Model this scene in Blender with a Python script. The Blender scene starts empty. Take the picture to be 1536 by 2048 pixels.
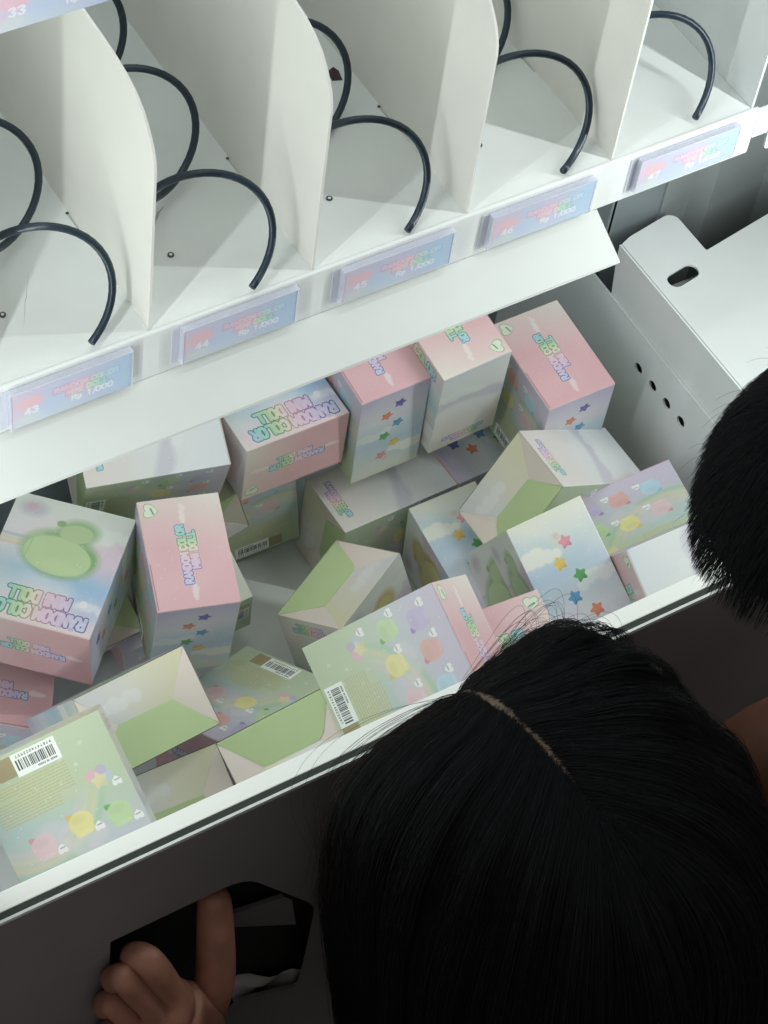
import bpy, bmesh, math, random
import numpy as np
from mathutils import Vector, Matrix
random.seed(4); rs = np.random.RandomState(7)
S = 0.001                                    # everything below is written in millimetres
sc = bpy.context.scene
C = sc.collection

# ------------------------------------------------------------------ camera
RC = ((0.8536863, -0.5100528, 0.1051942), (-0.3575269, -0.7208567, -0.5937510), (0.3786743, 0.4692673, -0.7977431))
CAM = Vector((-406.8, -729.0, 965.2))
cd = bpy.data.cameras.new('camera'); cam = bpy.data.objects.new('camera', cd); C.objects.link(cam)
cd.sensor_fit = 'VERTICAL'; cd.sensor_height = 32.0; cd.lens = 4708.74 / 2048 * 32.0
cd.clip_start = 0.05; cd.clip_end = 50
m = Matrix.Identity(4)
for r in range(3):
    m[r][0] = RC[0][r]; m[r][1] = -RC[1][r]; m[r][2] = -RC[2][r]; m[r][3] = CAM[r] * S
cam.matrix_world = m
sc.camera = cam
# ------------------------------------------------------------------ world, lamps, exposure
w = bpy.data.worlds.new('World'); sc.world = w; w.use_nodes = True
w.node_tree.nodes['Background'].inputs[0].default_value = (0.60, 0.575, 0.55, 1)
w.node_tree.nodes['Background'].inputs[1].default_value = 0.46
sc.view_settings.view_transform = 'Standard'; sc.view_settings.look = 'None'
sc.view_settings.exposure = 0.14; sc.view_settings.gamma = 1.0
try:
    sc.cycles.use_denoising = True; sc.cycles.denoiser = 'OPENIMAGEDENOISE'
    sc.cycles.max_bounces = 10; sc.cycles.diffuse_bounces = 8; sc.cycles.transparent_max_bounces = 12
    sc.cycles.sample_clamp_indirect = 4
except Exception: pass

def strip_light(name, loc, tx, size_y, power, z0, z1, col):
    l = bpy.data.lights.new(name, 'AREA'); l.shape = 'RECTANGLE'; l.size = 0.007; l.size_y = (z1 - z0) * S
    l.energy = power; l.color = col
    o = bpy.data.objects.new(name, l); C.objects.link(o)
    o.location = (loc[0] * S, loc[1] * S, (z0 + z1) / 2 * S)
    d = Vector((tx[0], tx[1], 0)).normalized()           # light travels along d
    o.rotation_mode = 'QUATERNION'
    zax = -d; yax = Vector((0, 0, 1)); xax = yax.cross(zax)
    o.rotation_quaternion = Matrix(((xax.x, yax.x, zax.x), (xax.y, yax.y, zax.y), (xax.z, yax.z, zax.z))).to_quaternion()
    return o
strip_light('led_strip_lamp', (-240, -142), (0.84, 0.55), 0, 1.5, -330, 640, (0.94, 1.0, 0.975))
strip_light('led_strip_lamp', (484, -200), (-0.62, 0.78), 0, 2.05, -120, 640, (0.94, 1.0, 0.975))
tl = bpy.data.lights.new('led_bar_lamp', 'AREA'); tl.shape = 'RECTANGLE'; tl.size = 0.66; tl.size_y = 0.05; tl.energy = 1.9; tl.color = (0.94, 1.0, 0.975)
to = bpy.data.objects.new('led_bar_lamp', tl); C.objects.link(to); to.location = (0.13, -0.06, 1.13)
# unseen fill lamps added under the upper tray and under the tray above the bin
for pz, py, pe, sy in ((0.268, 0.19, 0.46, 0.30), (-0.012, 0.11, 0.42, 0.16)):
    pl_ = bpy.data.lights.new('under_tray_fill_lamp', 'AREA'); pl_.shape = 'RECTANGLE'; pl_.size = 0.62; pl_.size_y = sy; pl_.energy = pe; pl_.color = (0.94, 1.0, 0.975)
    po = bpy.data.objects.new('under_tray_fill_lamp', pl_); C.objects.link(po); po.location = (0.09, py, pz)

# ------------------------------------------------------------------ helpers
def finish(name, bm, mats, parent=None, loc=None, smooth=False):
    me = bpy.data.meshes.new(name)
    bmesh.ops.recalc_face_normals(bm, faces=bm.faces)
    bm.to_mesh(me); bm.free()
    for mt in (mats if isinstance(mats, (list, tuple)) else [mats]): me.materials.append(mt)
    if smooth:
        for p in me.polygons: p.use_smooth = True
    o = bpy.data.objects.new(name, me); C.objects.link(o)
    if parent: o.parent = parent
    if loc: o.location = [c * S for c in loc]
    return o
def tag(o, label=None, cat=None, group=None, kind=None):
    if label: o['label'] = label
    if cat: o['category'] = cat
    if group: o['group'] = group
    if kind: o['kind'] = kind
    return o
def empty(name, loc, label, cat, group=None):
    o = bpy.data.objects.new(name, None); C.objects.link(o); o.location = [c * S for c in loc]
    o.empty_display_size = 0.02
    return tag(o, label, cat, group)
def part(name, bm, mats, parent, smooth=False):
    """geometry given in world mm; stored relative to the parent (whose rotation is identity)"""
    o = finish(name, bm, mats, None, None, smooth)
    if parent:
        off = parent.location if parent.parent is None else parent.location + parent.parent.location
        o.data.transform(Matrix.Translation(-off)); o.parent = parent
    return o
def box(bm, x0, x1, y0, y1, z0, z1, bev=0):
    vs = [bm.verts.new((x * S, y * S, z * S)) for x in (x0, x1) for y in (y0, y1) for z in (z0, z1)]
    fs = [bm.faces.new([vs[i] for i in f]) for f in ((0, 1, 3, 2), (4, 6, 7, 5), (0, 4, 5, 1), (2, 3, 7, 6), (0, 2, 6, 4), (1, 5, 7, 3))]
    if bev:
        es = list({e for f in fs for e in f.edges})
        bmesh.ops.bevel(bm, geom=es, offset=bev * S, segments=2, profile=0.5, affect='EDGES')
    return bm
def bx(*a): return box(bmesh.new(), *a)
def prism(poly, thick, plane='xy', holes=(), off=0.0, bev=0):
    """polygon with holes, extruded. plane xy: z from off to off+thick; yz: x; xz: y"""
    bm = bmesh.new(); edges = []
    def p3(a, b, c):
        return {'xy': (a, b, c), 'yz': (c, a, b), 'xz': (a, c, b)}[plane]
    for loop in [poly] + list(holes):
        vs = [bm.verts.new([t * S for t in p3(a, b, off)]) for a, b in loop]
        for i in range(len(vs)): edges.append(bm.edges.new((vs[i], vs[(i + 1) % len(vs)])))
    bmesh.ops.triangle_fill(bm, edges=edges, use_beauty=True)
    fs = list(bm.faces)
    r = bmesh.ops.extrude_face_region(bm, geom=fs)
    d = Vector([t * S for t in p3(0, 0, thick)])
    bmesh.ops.translate(bm, verts=[v for v in r['geom'] if isinstance(v, bmesh.types.BMVert)], vec=d)
    if bev:
        es = [e for e in bm.edges if len(e.link_faces) == 2 and e.calc_face_angle(0) > 0.7]
        bmesh.ops.bevel(bm, geom=es, offset=bev * S, segments=2, profile=0.5, affect='EDGES')
    return bm
def circle(cx, cy, r, n=20, sx=1, sy=1): return [(cx + r * sx * math.cos(i * 2 * math.pi / n), cy + r * sy * math.sin(i * 2 * math.pi / n)) for i in range(n)]
def round_poly(pts, r, n=4):
    out = []
    k = len(pts)
    for i in range(k):
        rr = r[i] if isinstance(r, (list, tuple)) else r
        a, b, c = (Vector(pts[(i - 1) % k]), Vector(pts[i]), Vector(pts[(i + 1) % k]))
        if rr <= 0: out.append(tuple(b)); continue
        u = (a - b).normalized() * rr; v = (c - b).normalized() * rr
        for j in range(n + 1):
            t = j / n
            out.append(tuple((b + u) * (1 - t) ** 2 + b * 2 * t * (1 - t) + (b + v) * t * t))
    return out
def tube(bm, pts, r, n=10, cap=True):
    rings = []; P = [Vector(p) for p in pts]; rr = r if isinstance(r, (list, tuple)) else [r] * len(P)
    up = None
    for i, p in enumerate(P):
        d = (P[min(i + 1, len(P) - 1)] - P[max(i - 1, 0)]).normalized()
        if up is None: up = d.orthogonal().normalized()
        up = (up - d * up.dot(d)).normalized(); sd = d.cross(up)
        rings.append([bm.verts.new((p + (up * math.cos(a) + sd * math.sin(a)) * rr[i]) * S) for a in [k * 2 * math.pi / n for k in range(n)]])
    for a, b in zip(rings, rings[1:]):
        for k in range(n): bm.faces.new((a[k], a[(k + 1) % n], b[(k + 1) % n], b[k]))
    if cap: bm.faces.new(rings[0]); bm.faces.new(rings[-1][::-1])
    return bm

# ------------------------------------------------------------------ materials
def lin(c): return tuple((v / 12.92 if v <= 0.04045 else ((v + 0.055) / 1.055) ** 2.4) for v in c)
def mat(name, col, rough=0.5, metal=0, spec=0.4, noise=0, nscale=40, bump=0, bscale=800, srgb=True):
    mt = bpy.data.materials.new(name); mt.use_nodes = True; nt = mt.node_tree; b = nt.nodes['Principled BSDF']
    c = lin(col) if srgb else col
    b.inputs['Base Color'].default_value = (*c, 1); b.inputs['Roughness'].default_value = rough
    b.inputs['Metallic'].default_value = metal; b.inputs['Specular IOR Level'].default_value = spec
    tc = nt.nodes.new('ShaderNodeTexCoord')
    if noise:
        n = nt.nodes.new('ShaderNodeTexNoise'); n.inputs['Scale'].default_value = nscale; n.inputs['Detail'].default_value = 6
        nt.links.new(tc.outputs['Object'], n.inputs['Vector'])
        r = nt.nodes.new('ShaderNodeMapRange'); r.inputs[1].default_value = 0.3; r.inputs[2].default_value = 0.7
        r.inputs[3].default_value = 1 - noise; r.inputs[4].default_value = 1 + noise * 0.4
        nt.links.new(n.outputs[0], r.inputs[0])
        v = nt.nodes.new('ShaderNodeHueSaturation'); v.inputs['Color'].default_value = (*c, 1)
        nt.links.new(r.outputs[0], v.inputs['Value']); nt.links.new(v.outputs[0], b.inputs['Base Color'])
    if bump:
        n2 = nt.nodes.new('ShaderNodeTexNoise'); n2.inputs['Scale'].default_value = bscale
        nt.links.new(tc.outputs['Object'], n2.inputs['Vector'])
        bp = nt.nodes.new('ShaderNodeBump'); bp.inputs['Strength'].default_value = bump; bp.inputs['Distance'].default_value = 0.0003
        nt.links.new(n2.outputs[0], bp.inputs['Height']); nt.links.new(bp.outputs[0], b.inputs['Normal'])
    return mt
M = {}
M['enamel'] = mat('white_enamel', (0.895, 0.91, 0.91), 0.42, noise=0.08, nscale=9, bump=0.12, bscale=900)
M['enamel_cool'] = mat('cool_white_enamel', (0.87, 0.89, 0.895), 0.45, noise=0.05, nscale=15, bump=0.12, bscale=900)
M['ledge'] = mat('gloss_white_ledge', (0.955, 0.965, 0.95), 0.3)
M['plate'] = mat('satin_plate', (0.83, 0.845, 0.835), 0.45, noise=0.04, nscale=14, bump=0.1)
M['cream'] = mat('cream_divider_plastic', (0.88, 0.88, 0.86), 0.5, noise=0.04, nscale=22, bump=0.1, bscale=700)
M['coil'] = mat('black_coated_wire', (0.13, 0.195, 0.245), 0.30, spec=0.5, noise=0.25, nscale=300)
M['seal'] = mat('dark_rubber_seal', (0.16, 0.19, 0.175), 0.6)
M['alu'] = mat('pale_edge_trim', (0.86, 0.88, 0.87), 0.35, noise=0.08, nscale=200)
M['panel'] = mat('dark_grey_front_panel', (0.50, 0.485, 0.49), 0.5, noise=0.2, nscale=6, bump=0.05)
M['black'] = mat('black_plastic', (0.07, 0.08, 0.085), 0.5)
M['dirt'] = mat('dark_scuff', (0.30, 0.31, 0.29), 0.8)
M['scuff'] = mat('grey_scuff', (0.70, 0.71, 0.69), 0.7)
M['rivet'] = mat('rivet_steel', (0.30, 0.31, 0.31), 0.35, metal=0.6)
M['paper'] = mat('white_card', (0.87, 0.87, 0.85), 0.6, noise=0.02, bump=0.08)
M['green_flap'] = mat('green_printed_card', (0.715, 0.785, 0.595), 0.5, noise=0.035, nscale=30)
M['pink_flap'] = mat('pale_pink_printed_card', (0.865, 0.82, 0.785), 0.5, noise=0.03, nscale=30)
M['grey_wall'] = mat('cabinet_grey_enamel', (0.78, 0.80, 0.79), 0.35, noise=0.1, nscale=7)
M['duct'] = mat('duct_grey_enamel', (0.62, 0.65, 0.65), 0.3, noise=0.1, nscale=7)
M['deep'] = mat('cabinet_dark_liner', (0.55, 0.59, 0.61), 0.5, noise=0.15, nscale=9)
M['skin'] = mat('skin', (0.60, 0.42, 0.35), 0.5, noise=0.22, nscale=55, bump=0.6, bscale=420)
M['scalp'] = mat('scalp_skin', (0.40, 0.33, 0.275), 0.6, noise=0.1, nscale=90)
M['skin_shaded'] = mat('shaded_skin', (0.41, 0.27, 0.21), 0.5, noise=0.1, nscale=60, bump=0.3)  # second person's skin, shade put into the colour by darkening it
M['nail'] = mat('finger_nail', (0.80, 0.62, 0.56), 0.3)
M['hair_under'] = mat('black_hair_base', (0.05, 0.05, 0.052), 0.55, spec=0.3)
M['cloth_black'] = mat('black_cloth', (0.07, 0.07, 0.075), 0.9, noise=0.2, nscale=80)
M['cloth_brown'] = mat('dark_brown_cloth', (0.30, 0.22, 0.20), 0.9, noise=0.2, nscale=80)
M['cloth_pale'] = mat('pale_cloth', (0.55, 0.50, 0.45), 0.9, noise=0.1, nscale=80)
def hair_mat(name, col, rough=0.62):
    mt = bpy.data.materials.new(name); mt.use_nodes = True; nt = mt.node_tree; b = nt.nodes['Principled BSDF']
    b.inputs['Base Color'].default_value = (*col, 1); b.inputs['Roughness'].default_value = rough; b.inputs['Specular IOR Level'].default_value = 0.17
    return mt
M['hair'] = hair_mat('black_hair', (0.006, 0.0065, 0.008))
M['hair_brown'] = hair_mat('dark_brown_hair', (0.020, 0.013, 0.010))
mt = bpy.data.materials.new('clear_glass'); mt.use_nodes = True; nt = mt.node_tree; nt.nodes.clear()
o_ = nt.nodes.new('ShaderNodeOutputMaterial'); t_ = nt.nodes.new('ShaderNodeBsdfTransparent'); t_.inputs[0].default_value = (1, 1, 1, 1)
nt.links.new(t_.outputs[0], o_.inputs['Surface']); M['glass'] = mt
mt = bpy.data.materials.new('clear_acrylic'); mt.use_nodes = True; nt = mt.node_tree; b = nt.nodes['Principled BSDF']
b.inputs['Base Color'].default_value = (0.80, 0.82, 0.93, 1); b.inputs['Roughness'].default_value = 0.08
b.inputs['Transmission Weight'].default_value = 0.0; b.inputs['Alpha'].default_value = 0.42; M['acrylic'] = mt

# ------------------------------------------------------------------ printed artwork, drawn with numpy
PX = 5.0                                      # pixels per mm
class Art:
    def __init__(s, w, h, col, px=PX):
        s.w, s.h, s.px = w, h, px
        nx, ny = int(w * px), int(h * px)
        s.u, s.v = np.meshgrid((np.arange(nx) + .5) / px, (np.arange(ny) + .5) / px)
        s.im = np.ones((ny, nx, 3)) * np.array(col)
    def mix(s, mask, col): s.im += (np.asarray(col) - s.im) * np.clip(mask, 0, 1)[..., None]
    def noise(s, cell, seed):
        r = np.random.RandomState(seed); out = 0; amp = 1; tot = 0
        for k in range(3):
            c = cell / 2 ** k; gx = int(s.w / c) + 3; gy = int(s.h / c) + 3; g = r.rand(gy, gx)
            x = s.u / c; y = s.v / c; xi = x.astype(int); yi = y.astype(int); fx = x - xi; fy = y - yi
            fx = fx * fx * (3 - 2 * fx); fy = fy * fy * (3 - 2 * fy)
            out = out + amp * ((g[yi, xi] * (1 - fx) + g[yi, xi + 1] * fx) * (1 - fy) + (g[yi + 1, xi] * (1 - fx) + g[yi + 1, xi + 1] * fx) * fy)
            tot += amp; amp *= .5
        return out / tot
    def blob(s, cx, cy, rx, ry, soft, col, a=1.0, rot=0):
        c, n = math.cos(rot), math.sin(rot); x = s.u - cx; y = s.v - cy
        d = np.sqrt(((x * c + y * n) / rx) ** 2 + ((-x * n + y * c) / ry) ** 2)
        s.mix(a * np.clip((1 - d) * min(rx, ry) / soft + .5, 0, 1), col)
    def cloud(s, cx, cy, sz, col, a=.8, soft=1.2, seed=0):
        r = np.random.RandomState(seed); mk = np.zeros_like(s.u)
        for k in range(6):
            x = cx + (k - 2.5) * sz * .42; y = cy + r.uniform(-.1, .25) * sz; rad = sz * r.uniform(.32, .55) * (1 - abs(k - 2.5) * .14)
            d = np.hypot(s.u - x, s.v - y); mk = np.maximum(mk, np.clip((rad - d) / soft + .5, 0, 1))
        s.mix(mk * a, col)
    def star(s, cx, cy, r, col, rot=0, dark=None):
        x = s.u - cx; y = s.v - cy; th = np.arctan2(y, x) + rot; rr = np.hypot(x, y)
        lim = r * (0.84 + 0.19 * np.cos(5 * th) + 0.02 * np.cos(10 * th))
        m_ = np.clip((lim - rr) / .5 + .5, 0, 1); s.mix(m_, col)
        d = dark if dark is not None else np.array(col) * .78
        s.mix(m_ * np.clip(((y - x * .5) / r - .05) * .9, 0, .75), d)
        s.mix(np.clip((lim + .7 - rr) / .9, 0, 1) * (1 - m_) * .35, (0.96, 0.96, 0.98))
    def heart(s, cx, cy, r, col, edge=None, rot=0):
        c, n = math.cos(rot), math.sin(rot); x = (s.u - cx) / r; y = (s.v - cy) / r; x, y = x * c + y * n, -x * n + y * c
        f_ = (x * x + y * y - .55) ** 3 - x * x * y ** 3 * 1.3
        if edge is not None:
            xx, yy = x / 1.15, y / 1.15; s.mix(((xx * xx + yy * yy - .55) ** 3 - xx * xx * yy ** 3 * 1.3 < 0) * .8, edge)
        s.mix((f_ < 0) * 1.0, col)
    def strokes(s, segs, th, col, a=1.0, soft=.18):
        """segs: (x0,y0,x1,y1); col a colour or a function of u giving Nx3"""
        for x0, y0, x1, y1 in segs:
            p = th + 1; i0 = max(0, int((min(x0, x1) - p) * s.px)); i1 = min(s.im.shape[1], int((max(x0, x1) + p) * s.px) + 1)
            j0 = max(0, int((min(y0, y1) - p) * s.px)); j1 = min(s.im.shape[0], int((max(y0, y1) + p) * s.px) + 1)
            if i1 <= i0 or j1 <= j0: continue
            u = s.u[j0:j1, i0:i1]; v = s.v[j0:j1, i0:i1]; dx, dy = x1 - x0, y1 - y0; L = dx * dx + dy * dy + 1e-9
            t = np.clip(((u - x0) * dx + (v - y0) * dy) / L, 0, 1); d = np.hypot(u - x0 - t * dx, v - y0 - t * dy)
            m_ = (a * np.clip((th - d) / soft + .5, 0, 1))[..., None]
            cc = col(u) if callable(col) else np.array(col)
            s.im[j0:j1, i0:i1] += (cc - s.im[j0:j1, i0:i1]) * m_
    def done(s, name, grain=.006):
        if grain == .006:
            lum = s.im.mean(-1, keepdims=True); s.im = (s.im * .84 + lum * .16) * .945
        ny, nx = s.im.shape[:2]
        px = np.ones((ny, nx, 4), np.float32); px[..., :3] = np.clip(s.im + np.random.RandomState(1).normal(0, grain, (ny, nx, 1)), 0, 1)
        im = bpy.data.images.new(name, nx, ny); im.pixels.foreach_set(px.ravel()); im.update(); return im
O8 = [(.2, 0), (.5, 0), (.7, .25), (.7, .75), (.5, 1), (.2, 1), (0, .75), (0, .25), (.2, 0)]
FONT = {'R': [[(0, 0), (0, 1), (.5, 1), (.66, .8), (.5, .52), (0, .52)], [(.35, .5), (.68, 0)]], 'A': [[(0, 0), (.34, 1), (.68, 0)], [(.14, .36), (.54, .36)]],
 'N': [[(0, 0), (0, 1), (.66, 0), (.66, 1)]], 'D': [[(0, 0), (0, 1), (.38, 1), (.66, .72), (.66, .28), (.38, 0), (0, 0)]], 'O': [O8],
 'M': [[(0, 0), (.06, 1), (.4, .35), (.74, 1), (.8, 0)]], 'C': [[(.66, .85), (.45, 1), (.2, 1), (0, .72), (0, .28), (.2, 0), (.45, 0), (.66, .15)]],
 'L': [[(0, 1), (0, 0), (.6, 0)]], 'I': [[(.1, 0), (.1, 1)]], 'E': [[(.6, 1), (0, 1), (0, 0), (.6, 0)], [(0, .5), (.5, .5)]],
 'p': [[(0, -.3), (0, .6), (.4, .6), (.5, .3), (.35, 0), (0, 0)]], '/': [[(0, -.1), (.5, 1.1)]], '.': [[(.1, 0), (.12, .02)]], ' ': [],
 'S': [[(.62, .85), (.4, 1), (.15, 1), (0, .76), (.15, .52), (.5, .48), (.64, .24), (.48, 0), (.15, 0), (0, .14)]], 'T': [[(0, 1), (.66, 1)], [(.33, 1), (.33, 0)]],
 'H': [[(0, 0), (0, 1)], [(.64, 0), (.64, 1)], [(0, .5), (.64, .5)]], 'G': [[(.66, .85), (.45, 1), (.2, 1), (0, .72), (0, .28), (.2, 0), (.5, 0), (.66, .2), (.66, .45), (.4, .45)]],
 '0': [O8], '1': [[(.1, .8), (.35, 1), (.35, 0)]], '2': [[(0, .8), (.2, 1), (.5, 1), (.65, .75), (0, 0), (.66, 0)]],
 '3': [[(0, .9), (.25, 1), (.5, 1), (.62, .76), (.3, .54), (.64, .28), (.5, 0), (.2, 0), (0, .12)]], '4': [[(.5, 0), (.5, 1), (0, .3), (.7, .3)]],
 '5': [[(.6, 1), (.08, 1), (.04, .56), (.45, .6), (.64, .3), (.45, 0), (.05, .04)]], '6': [[(.55, 1), (.1, .6), (0, .3), (.2, 0), (.5, 0), (.65, .28), (.45, .55), (.05, .45)]],
 '7': [[(0, 1), (.64, 1), (.25, 0)]], '8': [[(.33, .53), (.05, .75), (.2, 1), (.46, 1), (.6, .75), (.33, .53), (.02, .26), (.18, 0), (.48, 0), (.64, .26), (.33, .53)]],
 '9': [[(.1, 0), (.5, .3), (.65, .7), (.45, 1), (.18, 1), (0, .72), (.18, .45), (.6, .55)]]}
def text_segs(txt, x, y, h, adv=1.0, width=None):
    segs = []; k = (width / (len(txt) * .98) / h) if width else adv
    for ch in txt:
        for pl in FONT.get(ch, []):
            for a, b in zip(pl, pl[1:]): segs.append((x + a[0] * h * k, y + a[1] * h, x + b[0] * h * k, y + b[1] * h))
        x += (.5 if ch in 'I./ ' else .98) * h * k
    return segs, x
def text_width(txt, h): return sum((.5 if ch in 'I./ ' else .98) for ch in txt) * h
def logo(a, cx, cy, width, tall=1.0, light=False, shift=.15):
    """two rows: RANDOM COLOR over MINI DOLL, outlined bubble letters with a rainbow outline"""
    h = width / 12.2; stops = [(0, (.32, .37, .60)), (.18, (.45, .38, .62)), (.38, (.73, .50, .63)), (.52, (.76, .62, .58)), (.62, (.50, .62, .42)), (.78, (.30, .55, .50)), (1, (.36, .53, .68))]
    fills = [(0, (.80, .82, .93)), (.25, (.87, .79, .90)), (.45, (.93, .80, .86)), (.58, (.93, .88, .80)), (.68, (.76, .88, .68)), (.82, (.66, .86, .82)), (1, (.70, .82, .93))]
    def grad(st):
        xs = [q[0] for q in st]; cs = np.array([q[1] for q in st])
        def f(u):
            t = np.clip((u - (cx - width / 2)) / width, 0, 1)
            return np.stack([np.interp(t, xs, cs[:, k]) for k in range(3)], -1)
        return f
    tw = text_width; s1, _ = text_segs('RANDOM COLOR', cx - tw('RANDOM COLOR', h) / 2, cy + h * tall * .14, h * tall, 1 / tall)
    s2, _ = text_segs('MINI DOLL', cx - tw('MINI DOLL', h) / 2 + width * shift * .4, cy - h * tall * 1.32, h * tall, 1 / tall)
    sg = s1 + s2
    a.strokes(sg, h * .43, (0.95, 0.93, 0.96), a=.35, soft=.6)
    a.strokes(sg, h * .36, grad(stops), a=.95, soft=.2 + h * .03)
    a.strokes(sg, h * .225, grad(fills), a=.92, soft=.15 + h * .03)
W_, D_, H_ = 80.0, 54.05, 97.39
LIL = (.78, .74, .86); SKY = (.67, .78, .89); PINK = (.905, .695, .72); WHITE = (.91, .91, .90); CRM = (.90, .86, .80); GRN = (.76, .825, .69)
def art_top():
    a = Art(W_, D_, PINK); g = np.clip((a.u / W_ - .50) * 1.7 + (1 - a.v / D_) * .35 - .15 + .3 * (a.noise(30, 3) - .5), 0, 1)
    a.mix(g, (.905, .865, .825)); a.mix(.35 * np.clip(a.noise(40, 5) * 2 - 1, 0, 1), (.95, .80, .82))
    a.cloud(12, D_ * .5, 5.5, (.94, .88, .88), .75, seed=2); a.cloud(68, D_ * .47, 5.5, (.94, .90, .87), .75, seed=4)
    logo(a, 39, D_ * .5, 46, tall=1.15)
    a.heart(72, D_ - 9, 5.2, (.88, .92, .82), (.62, .72, .60), rot=-.2); a.strokes([(69.8, D_ - 9.5, 74, D_ - 8.3)], .5, (.36, .50, .38), .8, .5)
    a.strokes([(1.5, D_ - 1.2, 34, D_ - 1.2)], .35, (.62, .42, .46), .7)
    for i in range(26): a.blob(*rs.uniform([2, 2], [78, 52]), .35, .35, .3, (.97, .93, .94), .6)
    return a.done('print_top')
def art_front(kind):
    a = Art(W_, H_, WHITE); n1 = a.noise(34, 11); n2 = a.noise(24, 12); v = a.v / H_; u = a.u / W_
    a.mix(np.clip(1 - v * 3.5, 0, 1) * .6, (.83, .87, .80)); a.mix(np.clip(1.15 - abs(v - .58) * 3.2 + (n1 - .5) * .9 - u * .7, 0, 1) * 1.15, (.62, .76, .90)); a.mix(np.clip(1 - abs(v - .36) * 5 - u * 1.2 + (n2 - .5), 0, 1) * .8, (.88, .76, .83))
    a.mix(np.clip(1 - abs(v - .34) * 4 + (n2 - .5) * 1.2, 0, 1) * .75 * (1 - .4 * u), (.90, .82, .86))
    a.mix(np.clip((v - .66) * 3.6 + (n2 - .5) * .5, 0, 1) * .8, LIL); a.mix(np.clip((v - .84) * 7 + u * .5, 0, 1) * .9, (.925, .845, .83))
    a.mix(np.clip(u * 2.2 - 1.35, 0, 1) * np.clip(1 - abs(v - .62) * 3, 0, 1) * .6, (.80, .86, .78))
    for k, c in enumerate([(.90, .76, .66), (.86, .84, .66), (.72, .72, .80)]):      # small streak of rainbow
        a.mix(np.clip(1 - abs(a.v - (40 - k * 3.2)) / 2.0, 0, 1) * np.clip((a.u - 58) / 10, 0, 1) * .75, c)
    a.cloud(16, 17, 13, (.90, .93, .89), .85, 2.0, seed=3); a.cloud(6, 74, 9, (.90, .90, .93), .7, 2, seed=8); a.blob(12, 73, 2.8, 2.8, .6, (.93, .92, .93), .9)
    a.blob(66, 10, 9, 6, 5, (.78, .74, .80), .8); a.blob(67, 9, 3.5, 2.6, 1.4, (.86, .70, .74), .8)
    base, dk = {'g': ((.765, .855, .635), (.55, .73, .46)), 'y': ((.90, .84, .55), (.83, .68, .36))}[kind]
    # plain soft cushion shapes in place of the printed character: no face
    for (x, y, rx, ry, rot) in ((40, 41, 24, 16, -.12), (33, 21, 12, 8, .1)):
        a.blob(x - 1, y - .5, rx * 1.10, ry * 1.14, 5, dk, .75, rot)
    a.blob(24, 42, 10, 9, 1.6, dk, .9, .5); a.blob(40, 42, 23, 14.5, 1.0, base, 1, -.12); a.blob(33, 22.5, 11, 7.2, 1.0, np.array(base) * .97, 1, .1)
    a.blob(55, 36, 6, 10, 3.5, np.array(base) * 1.03, .5, .2); a.blob(38, 50, 16, 5, 4, np.array(base) * 1.05, .5, -.12); a.blob(45, 17, 3, 2.4, .8, dk, .9)
    a.strokes([(59, 33, 60, 49)], .5, np.array(dk) * 1.1, .5, .8)
    logo(a, 39, 82.5, 70, tall=1.4, shift=.1)
    a.blob(14, 93, 2.3, 1.7, .7, LIL, .9); a.blob(22, 93.5, 1.6, 1.2, .6, (.88, .76, .82), .9)
    for i in range(40): a.blob(*rs.uniform([2, 2], [78, 95]), .35, .35, .3, (.96, .97, .99), .7)
    return a.done('print_front_' + kind)
FIG = [(.20, .35, 'm'), (.17, .58, 'g'), (.20, .80, 'p'), (.44, .54, 'y'), (.45, .80, 'r'), (.74, .57, 'k'), (.74, .80, 'b')]
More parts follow.
